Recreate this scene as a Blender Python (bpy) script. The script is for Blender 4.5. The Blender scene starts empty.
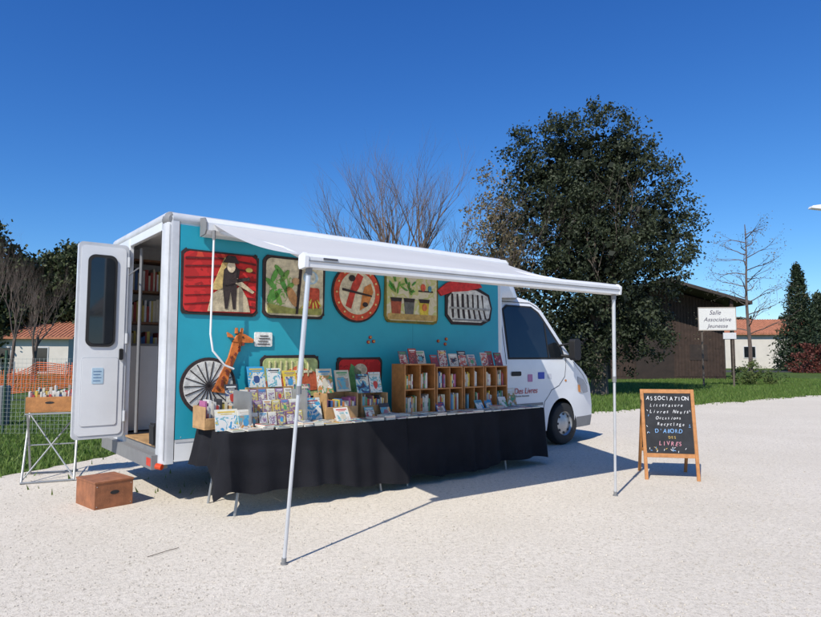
import bpy, bmesh, math, random
import numpy as np
from mathutils import Vector, Matrix
random.seed(7); rng=np.random.default_rng(7)
R=math.radians
scene=bpy.context.scene
COL=scene.collection

# ------------------------------------------------------------ materials
def M(name,c,rough=.6,var=.12,scale=6,bump=0,bscale=60,metal=0,coat=0,tint=None,spec=.5):
    m=bpy.data.materials.new(name); m.use_nodes=True
    nt=m.node_tree; n=nt.nodes; l=nt.links; bs=n['Principled BSDF']
    tc=n.new('ShaderNodeTexCoord')
    no=n.new('ShaderNodeTexNoise'); no.inputs['Scale'].default_value=scale; no.inputs['Detail'].default_value=8; no.inputs['Roughness'].default_value=.65
    l.new(tc.outputs['Object'],no.inputs['Vector'])
    ramp=n.new('ShaderNodeMapRange'); ramp.inputs[1].default_value=.32; ramp.inputs[2].default_value=.68
    l.new(no.outputs['Fac'],ramp.inputs[0])
    mx=n.new('ShaderNodeMix'); mx.data_type='RGBA'
    a=[max(0,x*(1-var)) for x in c]; b=[min(1,x*(1+var)) for x in c] if tint is None else tint
    mx.inputs[6].default_value=(*a,1); mx.inputs[7].default_value=(*b,1)
    l.new(ramp.outputs[0],mx.inputs[0]); l.new(mx.outputs[2],bs.inputs['Base Color'])
    bs.inputs['Roughness'].default_value=rough; bs.inputs['Metallic'].default_value=metal
    bs.inputs['Coat Weight'].default_value=coat
    bs.inputs['Specular IOR Level'].default_value=spec
    if bump:
        n2=n.new('ShaderNodeTexNoise'); n2.inputs['Scale'].default_value=bscale; n2.inputs['Detail'].default_value=6
        l.new(tc.outputs['Object'],n2.inputs['Vector'])
        bp=n.new('ShaderNodeBump'); bp.inputs['Strength'].default_value=bump; bp.inputs['Distance'].default_value=.02
        l.new(n2.outputs['Fac'],bp.inputs['Height']); l.new(bp.outputs['Normal'],bs.inputs['Normal'])
    return m
_c={}
def C(r,g,b,rough=.55,art=False):
    k=(round(r,3),round(g,3),round(b,3),rough,art)
    if k not in _c: _c[k]=M('painted_felt_%d'%len(_c),(r,g,b),.8,.38,14,bump=.3,bscale=90) if art else M('paint_%d'%len(_c),(r,g,b),rough,.1,25)
    return _c[k]
def printed(name,cols,scale,dist=1.2,rough=.4):
    m=bpy.data.materials.new(name); m.use_nodes=True; nt=m.node_tree; n=nt.nodes; l=nt.links; bs=n['Principled BSDF']
    tc=n.new('ShaderNodeTexCoord'); no=n.new('ShaderNodeTexNoise'); no.inputs['Scale'].default_value=scale; no.inputs['Detail'].default_value=3; no.inputs['Distortion'].default_value=dist
    l.new(tc.outputs['Object'],no.inputs['Vector']); cr=n.new('ShaderNodeValToRGB'); cr.color_ramp.interpolation='CONSTANT'
    e=cr.color_ramp.elements; k=len(cols)
    while len(e)<k: e.new(.5)
    for i,c in enumerate(cols): e[i].position=.0 if i==0 else .36+.28*(i-1)/max(1,k-2); e[i].color=(*c,1)
    l.new(no.outputs['Fac'],cr.inputs[0]); l.new(cr.outputs[0],bs.inputs['Base Color']); bs.inputs['Roughness'].default_value=rough
    return m
def leafmat(name,c1,c2,transl=.25):
    m=bpy.data.materials.new(name); m.use_nodes=True
    nt=m.node_tree; n=nt.nodes; l=nt.links; bs=n['Principled BSDF']
    g=n.new('ShaderNodeNewGeometry'); mx=n.new('ShaderNodeMix'); mx.data_type='RGBA'
    mx.inputs[6].default_value=(*c1,1); mx.inputs[7].default_value=(*c2,1)
    l.new(g.outputs['Random Per Island'],mx.inputs[0])
    l.new(mx.outputs[2],bs.inputs['Base Color']); bs.inputs['Roughness'].default_value=.6
    bs.inputs['Specular IOR Level'].default_value=.3
    tr=n.new('ShaderNodeBsdfTranslucent'); l.new(mx.outputs[2],tr.inputs['Color'])
    ms=n.new('ShaderNodeMixShader'); ms.inputs[0].default_value=transl
    l.new(bs.outputs[0],ms.inputs[1]); l.new(tr.outputs[0],ms.inputs[2]); l.new(ms.outputs[0],n['Material Output'].inputs['Surface'])
    return m

white=M('white_vehicle_paint',(.76,.765,.76),.32,.06,1.5,coat=.3)
trim=M('aluminium_trim',(.54,.55,.56),.42,.12,4)
teal=M('teal_panel',(.014,.32,.42),.5,.08,1.5)
glass=M('dark_glass',(.012,.015,.018),.06,.2,2,spec=.8)
rubber=M('black_rubber',(.018,.018,.018),.75,.2,20)
blackp=M('black_plastic',(.018,.018,.019),.6,.2,20,spec=.3)
greyp=M('grey_plastic',(.2,.2,.2),.55,.1,8)
steel=M('wheel_steel',(.42,.43,.44),.4,.15,12,metal=.6)
alu=M('awning_aluminium',(.74,.74,.73),.35,.05,6)
polem=M('leg_aluminium',(.58,.59,.6),.35,.08,6,metal=.35)
wood=M('pine_wood',(.42,.25,.11),.6,.3,9,bump=.15)
wood2=M('orange_wood',(.42,.18,.055),.55,.25,10,bump=.15)
redbox=M('stained_plywood',(.30,.11,.045),.55,.3,9,bump=.2)
cloth=M('black_cloth',(.012,.012,.015),.9,.25,3,bump=.3,bscale=180,spec=.2)
tabletop=M('table_plastic',(.6,.6,.58),.5,.08,8)
legm=M('leg_grey_metal',(.33,.34,.34),.4,.1,8,metal=.5)
paper=M('paper_pages',(.7,.66,.56),.8,.1,60)
bark=M('bark',(.12,.095,.075),.9,.35,5,bump=.6,bscale=20)
barkb=M('bare_bark',(.115,.085,.07),.9,.25,5)
chalk=M('chalkboard_black',(.014,.015,.018),.75,.5,6)

# ------------------------------------------------------------ builder
class B:
    def __init__(s): s.v=[];s.f=[];s.m=[];s.mats=[]
    def mi(s,mat):
        if mat not in s.mats: s.mats.append(mat)
        return s.mats.index(mat)
    def add(s,vs,fs,mat):
        o=len(s.v); s.v+= [tuple(v) for v in vs]; k=s.mi(mat)
        for f in fs: s.f.append(tuple(i+o for i in f)); s.m.append(k)
    def box(s,x0,x1,y0,y1,z0,z1,mat,T=None):
        vs=[Vector((x,y,z)) for x in(x0,x1) for y in(y0,y1) for z in(z0,z1)]
        if T is not None: vs=[T@v for v in vs]
        s.add(vs,[(0,1,3,2),(4,6,7,5),(0,4,5,1),(2,3,7,6),(0,2,6,4),(1,5,7,3)],mat)
    def prism(s,pts,a,b,mat,axis='y',T=None):
        n=len(pts)
        def mk(p,d):
            v={'y':(p[0],d,p[1]),'x':(d,p[0],p[1]),'z':(p[0],p[1],d)}[axis]
            return T@Vector(v) if T is not None else v
        vs=[mk(p,a) for p in pts]+[mk(p,b) for p in pts]
        s.add(vs,[tuple(range(n)),tuple(range(2*n-1,n-1,-1))]+[(i,(i+1)%n,(i+1)%n+n,i+n) for i in range(n)],mat)
    def tube(s,path,r,mat,n=8):
        path=[Vector(p) for p in path]
        rs=r if isinstance(r,(list,tuple)) else [r]*len(path)
        vs=[];fs=[];up=None
        for i,p in enumerate(path):
            d=(path[min(i+1,len(path)-1)]-path[max(i-1,0)]).normalized()
            if up is None:
                up=Vector((0,0,1)) if abs(d.z)<.9 else Vector((1,0,0))
            a=d.cross(up); 
            if a.length<1e-4: a=d.orthogonal()
            a.normalize(); b=d.cross(a)
            for k in range(n):
                t=2*math.pi*k/n; vs.append(p+(a*math.cos(t)+b*math.sin(t))*rs[i])
        for i in range(len(path)-1):
            for k in range(n):
                fs.append((i*n+k,i*n+(k+1)%n,(i+1)*n+(k+1)%n,(i+1)*n+k))
        fs.append(tuple(range(n-1,-1,-1))); fs.append(tuple(range((len(path)-1)*n,len(path)*n)))
        s.add(vs,fs,mat)
    def lathe(s,prof,c,mat,n=36):   # profile (r,y) about the y axis
        vs=[];fs=[]
        for (r,y) in prof:
            for k in range(n):
                t=2*math.pi*k/n; vs.append((c[0]+r*math.cos(t),c[1]+y,c[2]+r*math.sin(t)))
        for i in range(len(prof)-1):
            for k in range(n): fs.append((i*n+k,i*n+(k+1)%n,(i+1)*n+(k+1)%n,(i+1)*n+k))
        s.add(vs,fs,mat)
    def grid(s,P,nu,nv,mat):
        vs=[P(i/nu,j/nv) for j in range(nv+1) for i in range(nu+1)]
        fs=[(j*(nu+1)+i,j*(nu+1)+i+1,(j+1)*(nu+1)+i+1,(j+1)*(nu+1)+i) for j in range(nv) for i in range(nu)]
        s.add(vs,fs,mat)
    def done(s,name,parent=None,smooth=True,bevel=0,recalc=True,angle=35,solid=0):
        me=bpy.data.meshes.new(name); me.from_pydata(s.v,[],s.f)
        for m in s.mats: me.materials.append(m)
        me.polygons.foreach_set('material_index',s.m)
        bm=bmesh.new(); bm.from_mesh(me)
        if recalc: bmesh.ops.recalc_face_normals(bm,faces=bm.faces)
        if smooth:
            for f in bm.faces: f.smooth=True
            for e in bm.edges:
                if len(e.link_faces)!=2 or e.calc_face_angle(0)>R(angle): e.smooth=False
        bm.to_mesh(me); bm.free()
        ob=bpy.data.objects.new(name,me); COL.objects.link(ob)
        if parent: ob.parent=parent
        if bevel:
            md=ob.modifiers.new('bevel','BEVEL'); md.width=bevel; md.segments=2; md.limit_method='ANGLE'; md.angle_limit=R(40)
        return ob
def empty(name,loc=(0,0,0),rz=0,parent=None,rx=0):
    e=bpy.data.objects.new(name,None); COL.objects.link(e); e.location=loc; e.rotation_euler=(rx,0,rz); e.parent=parent; e.empty_display_size=.2
    return e
def text(name,body,loc,size,mat,parent,rx=90,rz=0,align='CENTER',shear=0,roll=0,sx=1):
    cu=bpy.data.curves.new(name,'FONT'); cu.body=body; cu.size=size; cu.align_x=align; cu.extrude=.001; cu.shear=shear
    cu.materials.append(mat); o=bpy.data.objects.new(name,cu); COL.objects.link(o)
    o.location=loc; o.rotation_euler=(R(rx),R(roll),R(rz)); o.parent=parent; o.scale=(sx,1,1)
    return o
def fastmesh(name,V,nper,mat,parent=None):
    V=np.asarray(V,dtype=np.float32).reshape(-1,3); nf=len(V)//nper
    me=bpy.data.meshes.new(name); me.vertices.add(len(V)); me.vertices.foreach_set('co',V.ravel())
    me.loops.add(len(V)); me.loops.foreach_set('vertex_index',np.arange(len(V),dtype=np.int32))
    me.polygons.add(nf); me.polygons.foreach_set('loop_start',np.arange(0,len(V),nper,dtype=np.int32))
    me.polygons.foreach_set('loop_total',np.full(nf,nper,dtype=np.int32))
    me.update(calc_edges=True); me.materials.append(mat)
    ob=bpy.data.objects.new(name,me); COL.objects.link(ob); ob.parent=parent
    return ob
def unit(n):
    a=rng.normal(size=(n,3)); return a/np.linalg.norm(a,axis=1,keepdims=True)
def leaves(name,P,size,mat,parent,asp=.55):
    n=len(P); a=unit(n); b=np.cross(a,unit(n)); b/=np.linalg.norm(b,axis=1,keepdims=True)+1e-9
    s=(size*(.6+.8*rng.random((n,1)))); a=a*s; b=b*s*asp
    return fastmesh(name,np.stack([P-a*.5,P+b*.5,P+a*.5,P-b*.5],1),4,mat,parent)
def clumps(blobs,dens,perc,crad,shell=(.5,1.05)):
    out=[]
    for (x,y,z,r,*q) in blobs:
        rz=q[0] if q else r
        k=max(4,int(dens*r*r))
        d=unit(k)*(shell[0]+(shell[1]-shell[0])*rng.random((k,1))**.6)*np.array([r,r,rz])+np.array([x,y,z])
        for c in d:
            rr=crad*(.6+.8*rng.random()); m=int(perc*(.6+.8*rng.random()))
            out.append(c+rng.normal(size=(m,3))*rr*np.array([.5,.5,.4]))
    return np.concatenate(out)
def rr(x0,x1,z0,z1,r,n=5):
    p=[]
    for cx,cz,a in((x1-r,z1-r,0),(x0+r,z1-r,90),(x0+r,z0+r,180),(x1-r,z0+r,270)):
        for i in range(n+1):
            t=R(a+90*i/n); p.append((cx+r*math.cos(t),cz+r*math.sin(t)))
    return p
def ell(cx,cz,rx,rz,n=20,a=0):
    return [(cx+rx*math.cos(2*math.pi*i/n)*math.cos(a)-rz*math.sin(2*math.pi*i/n)*math.sin(a),
             cz+rx*math.cos(2*math.pi*i/n)*math.sin(a)+rz*math.sin(2*math.pi*i/n)*math.cos(a)) for i in range(n)]
def wob(pts,a):
    return [(x+random.uniform(-a,a),z+random.uniform(-a,a)) for x,z in pts]

# ------------------------------------------------------------ camera, light
cd=bpy.data.cameras.new('camera'); cam=bpy.data.objects.new('camera',cd); COL.objects.link(cam)
cam.location=(0,0,1.5); cam.rotation_euler=(R(90+4.34),0,0); cd.sensor_width=36; cd.lens=27.19; cd.clip_end=2000
scene.camera=cam
EL=R(44); az=Vector((.463,.886))
d=Vector((az.x*math.cos(EL),az.y*math.cos(EL),-math.sin(EL)))
sl=bpy.data.lights.new('sun','SUN'); sl.energy=5; sl.angle=R(.5); sl.color=(1,.955,.88)
sun=bpy.data.objects.new('sun',sl); COL.objects.link(sun); sun.rotation_euler=d.to_track_quat('-Z','Y').to_euler(); sun.location=(-5,-8,12)
w=bpy.data.worlds.new('World'); scene.world=w; w.use_nodes=True
nt=w.node_tree; sky=nt.nodes.new('ShaderNodeTexSky'); sky.sky_type='NISHITA'; sky.sun_disc=False
sky.sun_elevation=EL; sky.sun_rotation=math.atan2(-az.x,-az.y); sky.ozone_density=4; sky.air_density=1.0; sky.dust_density=.1; sky.altitude=300
sep=nt.nodes.new('ShaderNodeSeparateColor'); cmb=nt.nodes.new('ShaderNodeCombineColor'); nt.links.new(sky.outputs[0],sep.inputs[0])
for i,(g,k) in enumerate(((1.5,.42),(1.18,.92),(.88,2.1))):
    p=nt.nodes.new('ShaderNodeMath'); p.operation='POWER'; p.inputs[1].default_value=g; nt.links.new(sep.outputs[i],p.inputs[0])
    q=nt.nodes.new('ShaderNodeMath'); q.operation='MULTIPLY'; q.inputs[1].default_value=k; nt.links.new(p.outputs[0],q.inputs[0]); nt.links.new(q.outputs[0],cmb.inputs[i])
nt.links.new(cmb.outputs[0],nt.nodes['Background'].inputs[0]); nt.nodes['Background'].inputs[1].default_value=.082
scene.view_settings.view_transform='Standard'; scene.view_settings.look='None'; scene.view_settings.exposure=0

# ------------------------------------------------------------ ground
def groundmat(name,c1,c2,c3,s1,s2,bump,bs):
    m=bpy.data.materials.new(name); m.use_nodes=True; nt=m.node_tree; n=nt.nodes; l=nt.links; b=n['Principled BSDF']
    tc=n.new('ShaderNodeTexCoord')
    def noise(s,de=8,lo=.35,hi=.65):
        x=n.new('ShaderNodeTexNoise'); x.inputs['Scale'].default_value=s; x.inputs['Detail'].default_value=de; x.inputs['Roughness'].default_value=.7
        l.new(tc.outputs['Object'],x.inputs['Vector']); 
        r=n.new('ShaderNodeMapRange'); r.inputs[1].default_value=lo; r.inputs[2].default_value=hi; l.new(x.outputs['Fac'],r.inputs[0]); return r
    a=noise(s1); f=noise(s2,4); g=noise(s2*4,3)
    m1=n.new('ShaderNodeMix'); m1.data_type='RGBA'; m1.inputs[6].default_value=(*c1,1); m1.inputs[7].default_value=(*c2,1); l.new(a.outputs[0],m1.inputs[0])
    m2=n.new('ShaderNodeMix'); m2.data_type='RGBA'; m2.inputs[7].default_value=(*c3,1); l.new(m1.outputs[2],m2.inputs[6])
    mm=n.new('ShaderNodeMath'); mm.operation='MULTIPLY'; l.new(f.outputs[0],mm.inputs[0]); l.new(g.outputs[0],mm.inputs[1])
    l.new(mm.outputs[0],m2.inputs[0]); l.new(m2.outputs[2],b.inputs['Base Color'])
    b.inputs['Roughness'].default_value=.95; b.inputs['Specular IOR Level'].default_value=.15
    ad=n.new('ShaderNodeMath'); ad.operation='ADD'; l.new(f.outputs[0],ad.inputs[0]); l.new(g.outputs[0],ad.inputs[1])
    bp=n.new('ShaderNodeBump'); bp.inputs['Strength'].default_value=bump; bp.inputs['Distance'].default_value=bs
    l.new(ad.outputs[0],bp.inputs['Height']); l.new(bp.outputs[0],b.inputs['Normal'])
    return m
gravelm=groundmat('gravel',(.79,.715,.60),(.70,.63,.52),(.44,.39,.315),.5,26,.36,.006)
grassm=groundmat('grass_ground',(.09,.16,.03),(.15,.21,.05),(.045,.075,.018),.35,9,.7,.05)
asph=groundmat('asphalt',(.06,.06,.06),(.08,.08,.08),(.05,.05,.05),.5,40,.3,.005)
b=B(); b.add([(-900,-300,0),(900,-300,0),(900,1500,0),(-900,1500,0)],[(0,1,2,3)],grassm); b.done('grass_ground',smooth=False)
edge=[(60,53.8),(15.65,23.8),(4.7,16.4),(0,13.2),(-3.2,10.8),(-4.5,9.4),(-5.04,7.9),(-7.5,7.5),(-14,7.1),(-90,4)]
pts=[]
for (a0,b0) in zip(edge[:-1],edge[1:]):
    L=math.dist(a0,b0); k=max(1,int(min(L,30)/.22))
    for i in range(k):
        t=i/k; amp=.09+.004*L
        pts.append((a0[0]+(b0[0]-a0[0])*t+random.gauss(0,amp),a0[1]+(b0[1]-a0[1])*t+random.gauss(0,amp)))
poly=[(-90,-60),(120,-60),(120,95)]+pts+[(-90,4)]
b=B(); b.add([(x,y,.004) for x,y in poly],[tuple(range(len(poly)))],gravelm); b.done('gravel_yard',smooth=False,recalc=False)
b=B(); b.add([(14,56,.004),(220,56,.004),(220,64,.004),(14,64,.004)],[(0,1,2,3)],asph); b.done('road',smooth=False)
def inpoly(x,y):
    c=np.zeros(len(x),bool); n=len(poly); j=n-1
    for i in range(n):
        xi,yi=poly[i]; xj,yj=poly[j]
        if yi!=yj: c^=((yi>y)!=(yj>y))&(x<(xj-xi)*(y-yi)/(yj-yi)+xi)
        j=i
    return c
N=42000
yy=2.2+12*rng.random(N)**1.3; xx=(rng.random(N)*2-1)*(yy*.72+.3)
keep=inpoly(xx,yy); xx=xx[keep]; yy=yy[keep]; N=len(xx)
o=np.array([[1,0,0],[0,1,0],[-1,0,0],[0,-1,0],[0,0,1],[0,0,-1]],float)
fi=[(0,1,4),(1,2,4),(2,3,4),(3,0,4)]
s=(.003+.010*rng.random((N,1,1))**4)
V=o[None]*s*(.6+.8*rng.random((N,6,3)))*np.array([1,1,.6]); V+=np.stack([xx,yy,np.full(N,.005)],1)[:,None]
fastmesh('loose_stones',V[:,np.array(fi).ravel()].reshape(-1,3),3,leafmat('stone',(.36,.32,.26),(.62,.56,.46),0))
grassb=leafmat('grass_blades',(.09,.18,.025),(.21,.28,.07),.35)
def blades(name,X,Y,h):
    n=len(X); P=np.stack([X,Y,np.zeros(n)],1); a=rng.random(n)*6.283; wd=.006+.012*rng.random(n)
    wv=np.stack([np.cos(a)*wd,np.sin(a)*wd,np.zeros(n)],1)
    t=np.stack([rng.normal(size=n)*.35*h,rng.normal(size=n)*.35*h,np.ones(n)*h],1)*(.5+.8*rng.random((n,1)))
    fastmesh(name,np.stack([P-wv,P+wv,P+t],1),3,grassb)
X=-16+14*rng.random(50000); Y=6.8+11*rng.random(50000)**1.5
k=(~inpoly(X,Y))|(rng.random(50000)<.012); X=X[k];Y=Y[k]
t=rng.random(60000); q=rng.random(60000)**1.6*13
X2=3+27*t-.56*q+rng.normal(size=60000)*.2; Y2=15.1+18.5*t+.83*q-.25
k=(~inpoly(X2,Y2))|(rng.random(60000)<.1); X2=X2[k];Y2=Y2[k]
blades('grass',np.concatenate([X,X2]),np.concatenate([Y,Y2]),np.concatenate([np.full(len(X),.07),np.full(len(X2),.10)]))
b=B(); b.tube([(-1.95,4.72,.012),(-1.85,4.86,.016),(-1.80,4.94,.012)],.0028,bark,5); b.done('twig')

# ------------------------------------------------------------ van
van=empty('bookmobile_van',(2.508,10.34,0),R(39))
X0,X1=-6.45,-1.46; Wd=2.15; ZB,ZT=.43,2.97
b=B()
b.box(X0+.05,X1,.0,.05,ZB,ZT-.04,white)
b.box(X0+.05,X1,Wd-.05,Wd,ZB,ZT-.04,white)
b.box(X0+.03,X1,.05,Wd-.05,ZB+.02,.56,greyp)
b.box(X1-.05,X1,.05,Wd-.05,.56,ZT-.08,white)
b.box(X0,X0+.05,1.34,Wd-.06,ZB+.02,ZT-.06,white)
b.box(X0,X0+.05,.08,1.34,2.80,ZT-.06,white)
b.done('body_panels',van,bevel=.006)
b=B()
roof=[(-.0,ZT-.1),(.02,ZT-.04),(.07,ZT),(Wd-.07,ZT),(Wd-.02,ZT-.04),(Wd,ZT-.1),(Wd-.04,ZT-.1),(Wd-.08,ZT-.05),(.08,ZT-.05),(.04,ZT-.1)]
b.prism([(y-.0,z+.012) for y,z in roof],X0+.02,X1,white,'x'); b.done('roof_shell',van)
b=B()
for y,sg in ((.14,-1),(Wd-.14,1)):
    b.prism([(X0+.13,y),(X0+.13,y+sg*.155)]+[(X0+.07-.07*math.sin(R(a)),y+sg*(.155-.07*(1-math.cos(R(a))))) for a in range(0,91,10)]+[(X0,y)],ZB-.02,ZT-.03,trim,'z')
b.box(X0+.128,X0+.136,-.014,-.0005,.45,2.9,rubber)
b.box(X0+.03,X0+.034,-.0155,-.013,.45,2.85,greyp)
b.box(X0-.004,X0-.0005,.135,.145,.56,2.8,rubber)
b.tube([(X0+.06,.05,ZT-.045),(X0+.06,Wd-.05,ZT-.045)],.07,trim,16)
b.tube([(X0+.06,.035,ZT-.045),(X1,.035,ZT-.045)],.06,trim,14)
b.lathe([(.001,-.075),(.05,-.07),(.08,-.03),(.085,.02),(.08,.06)],(X0+.07,.06,ZT-.06),greyp,20)
b.tube([(X1-.01,.035,ZB),(X1-.01,.035,ZT-.05)],.05,white,14)
b.box(X0+.14,X1-.04,-.02,-.001,ZB,.62,white)
b.box(X0+.14,X1-.04,-.026,-.001,.62,.645,trim)
b.box(X0-.06,X0+.1,.06,Wd-.06,.36,.50,greyp)
b.box(X0-.062,X0-.05,.08,.22,.39,.47,C(.6,.03,.01,.3))
b.tube([(X0-.02,.03,.40),(X0+.02,-.02,.39)],.03,C(.6,.06,.01,.3),10)
b.done('edge_trim',van)
b=B(); b.box(X0+.14,X1-.07,-.012,-.0005,.65,2.86,teal)
for x in(-4.9,-3.2): b.box(x,x+.004,-.0128,-.012,.65,2.86,C(.01,.2,.26))
for i in range(26):
    x=X0+.2+i*.19
    b.prism(ell(x,.67,.005,.005,6),-.0145,-.0121,trim)
b.done('teal_side_panel',van)
b=B(); brown=M('interior_brown',(.16,.075,.035),.6,.3,8)
for z in (.56,1.05,1.5,1.9,2.3,2.7): b.box(X0+.15,X0+1.5,1.78,2.08,z,z+.025,brown)
for x in (X0+.12,X0+.6,X0+1.1,X0+1.5): b.box(x,x+.025,1.78,2.09,.56,2.75,brown)
for z in (1.525,1.925,2.325):
    x=X0+.16
    while x<X0+1.45:
        t=random.uniform(.02,.045); b.box(x,x+t*.9,1.82,2.02,z,z+random.uniform(.2,.3),C(*random.choice([(.5,.45,.35),(.3,.05,.04),(.05,.12,.3),(.5,.4,.1),(.6,.6,.6)]))); x+=t
b.box(X0+.13,X0+.55,1.70,1.76,.58,1.62,white); b.box(X0+.13,X0+.55,1.69,1.77,1.62,1.65,greyp)
b.box(X0+.01,X0+.5,.16,1.3,.562,.58,wood)
b.tube([(X0+.12,1.28,.6),(X0+.12,1.28,2.78)],.02,greyp,8)
b.prism(wob(rr(X0-.02,X0+.07,.585,.80,.03),.008),.16,.3,blackp)
b.done('interior_shelving',van)
door=empty('rear_door',(X0-.01,1.32,0),R(0),van)
b=B(); DW=-.54
b.prism(rr(DW,0,.56,2.80,.05),-.0,.05,white); 
b.prism(rr(DW,0,.56,2.80,.05),-.008,-.001,trim) 
b.prism(rr(DW+.03,-.03,.60,2.76,.05),-.016,-.009,white)
b.prism(rr(-.44,-.13,1.60,2.66,.08,8),-.032,-.017,rubber)
b.prism(rr(-.41,-.16,1.635,2.625,.06,8),-.036,-.033,glass)
b.prism(rr(-.47,-.08,.70,1.48,.03),-.019,-.017,trim); b.prism(rr(-.462,-.088,.708,1.472,.028),-.024,-.0195,white)
b.prism(rr(-.36,-.24,1.18,1.36,.01),-.028,-.0245,C(.45,.6,.7))
for k in range(4): b.prism(rr(-.345,-.27+.01*(k%2),1.21+.035*k,1.218+.035*k,.002),-.0295,-.0282,C(.1,.2,.35))
b.prism(rr(-.08,-.04,1.45,1.58,.015),-.05,-.017,blackp)
for z in(.8,1.7,2.6): b.tube([(.0,-.02,z-.06),(.0,-.02,z+.06)],.018,trim,8)
b.tube([(.0,-.03,2.45),(.02,-.35,2.5)],.008,greyp,6)
b.done('door_leaf',door)
# ---- wall art
art=empty('wall_art',(0,0,0),0,van)
cream=(.62,.55,.38); red=(.52,.02,.02); green=(.12,.35,.08); dk=(.03,.02,.02)
def panel(b,pts,c,l,th=.004):
    y=-.013-.006*l
    b.prism(pts,y-.005,-.0125,c if not isinstance(c,tuple) else C(*c,art=True))
redm=printed('red_landscape',[(.30,.01,.01),(.55,.02,.02),(.42,.015,.015),(.6,.06,.03)],5,.6,.8)
jung=printed('jungle_print',[(.08,.2,.05),(.6,.52,.35),(.25,.4,.12),(.62,.55,.38),(.5,.2,.08)],7,1,.8)
potm=printed('kitchen_print',[(.55,.5,.3),(.62,.56,.4),(.5,.5,.2),(.6,.52,.35)],6,1,.8)
b=B()
panel(b,wob(rr(-6.30,-5.44,1.93,2.62,.06),.01),dk,2)
panel(b,wob(rr(-6.27,-5.47,1.96,2.59,.06),.004),redm,3)
for i,z in enumerate((2.03,2.12,2.21,2.31,2.42,2.51)): panel(b,wob([(-6.26,z),(-5.9,z+.03),(-5.48,z-.01),(-5.48,z+.008),(-5.9,z+.045),(-6.26,z+.012)],.006),(.12,.01,.01),4)
panel(b,wob([(-6.02,1.97),(-5.55,1.97),(-5.58,2.12),(-5.66,2.25),(-5.72,2.2),(-5.86,2.22),(-5.98,2.15)],.01),(.5,.42,.28),5)
panel(b,[(-5.98,2.2),(-5.84,2.56),(-5.76,2.5),(-5.86,2.2)],(.55,.4,.15),5)
panel(b,[(-5.83,2.0),(-5.80,2.0),(-5.77,2.2),(-5.74,2.0),(-5.71,2.0),(-5.70,2.25),(-5.67,2.42),(-5.76,2.52),(-5.85,2.42),(-5.86,2.25)],dk,6)
panel(b,ell(-5.77,2.46,.045,.065),(.6,.5,.35),7); panel(b,[(-5.86,2.5),(-5.68,2.5),(-5.73,2.58),(-5.81,2.58)],dk,8)
panel(b,[(-5.86,2.3),(-5.56,2.36),(-5.55,2.33),(-5.84,2.25)],dk,7); panel(b,[(-5.70,2.34),(-5.5,2.2),(-5.52,2.18),(-5.72,2.28)],(.55,.45,.3),7)
panel(b,ell(-5.56,2.44,.04,.025),(.5,.4,.1),5)
b.done('red_figure_picture',art)
b=B()
panel(b,wob(rr(-5.385,-4.58,1.93,2.64,.08),.008),dk,2); panel(b,rr(-5.35,-4.61,1.96,2.61,.07),cream,3)
panel(b,wob([(-5.33,2.0),(-5.15,2.0),(-5.08,2.2),(-5.0,2.38),(-5.12,2.45),(-5.3,2.3)],.01),jung,4)
for k in range(9): panel(b,ell(-5.3+.06*(k%5)+random.uniform(-.02,.02),2.18+.16*(k//3)*.8+random.uniform(-.03,.03),.03,.09,9,random.uniform(-1,1)),(.08+.1*random.random(),.28+.15*random.random(),.06),5)
panel(b,ell(-5.02,2.18,.05,.13,a=.5),(.5,.25,.1),5); panel(b,ell(-4.98,2.36,.05,.04),(.5,.3,.15),6)
panel(b,rr(-4.86,-4.66,2.02,2.3,.03),(.55,.08,.04),4); panel(b,ell(-4.78,2.42,.1,.08),(.35,.5,.6),4); panel(b,ell(-4.76,2.42,.04,.06),(.6,.6,.5),5)
panel(b,[(-4.98,1.98),(-4.95,1.98),(-4.90,2.5),(-4.93,2.52)],dk,6)
panel(b,[(-5.33,1.98),(-4.63,1.98),(-4.63,2.06),(-5.0,2.04),(-5.33,2.09)],(.3,.3,.08),5)
for k in range(6): panel(b,ell(-4.87+.04*k,2.08+.02*(k%3),.008,.05,8,.3*(k-3)),(.7,.6,.1),6)
b.done('animal_picture',art)
b=B()
panel(b,ell(-4.11,2.28,.37,.37,40),dk,2); panel(b,ell(-4.11,2.28,.345,.345,40),(.55,.07,.03),3); panel(b,ell(-4.11,2.28,.27,.27,36),cream,4)
panel(b,wob([(-4.3,2.12),(-4.22,2.08),(-4.15,2.28),(-4.1,2.34),(-4.02,2.5),(-4.12,2.53),(-4.2,2.4)],.01),(.5,.05,.03),5)
panel(b,wob([(-4.08,2.06),(-3.95,2.14),(-3.88,2.3),(-3.92,2.42),(-4.0,2.36),(-4.04,2.28)],.01),(.55,.2,.05),5)
panel(b,ell(-4.2,2.46,.045,.04),dk,6); panel(b,ell(-4.0,2.14,.04,.03),dk,6); panel(b,[(-4.34,2.3),(-3.9,2.24),(-3.9,2.26),(-4.34,2.33)],dk,6)
for k in range(14):
    a=k*.449; panel(b,ell(-4.11+.308*math.cos(a),2.28+.308*math.sin(a),.013,.013,7),(.65,.5,.2),5)
b.done('round_picture',art)
b=B()
panel(b,wob(rr(-3.68,-2.76,1.93,2.63,.08),.008),(.15,.13,.02),2); panel(b,rr(-3.65,-2.79,1.96,2.6,.07),potm,3)
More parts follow.
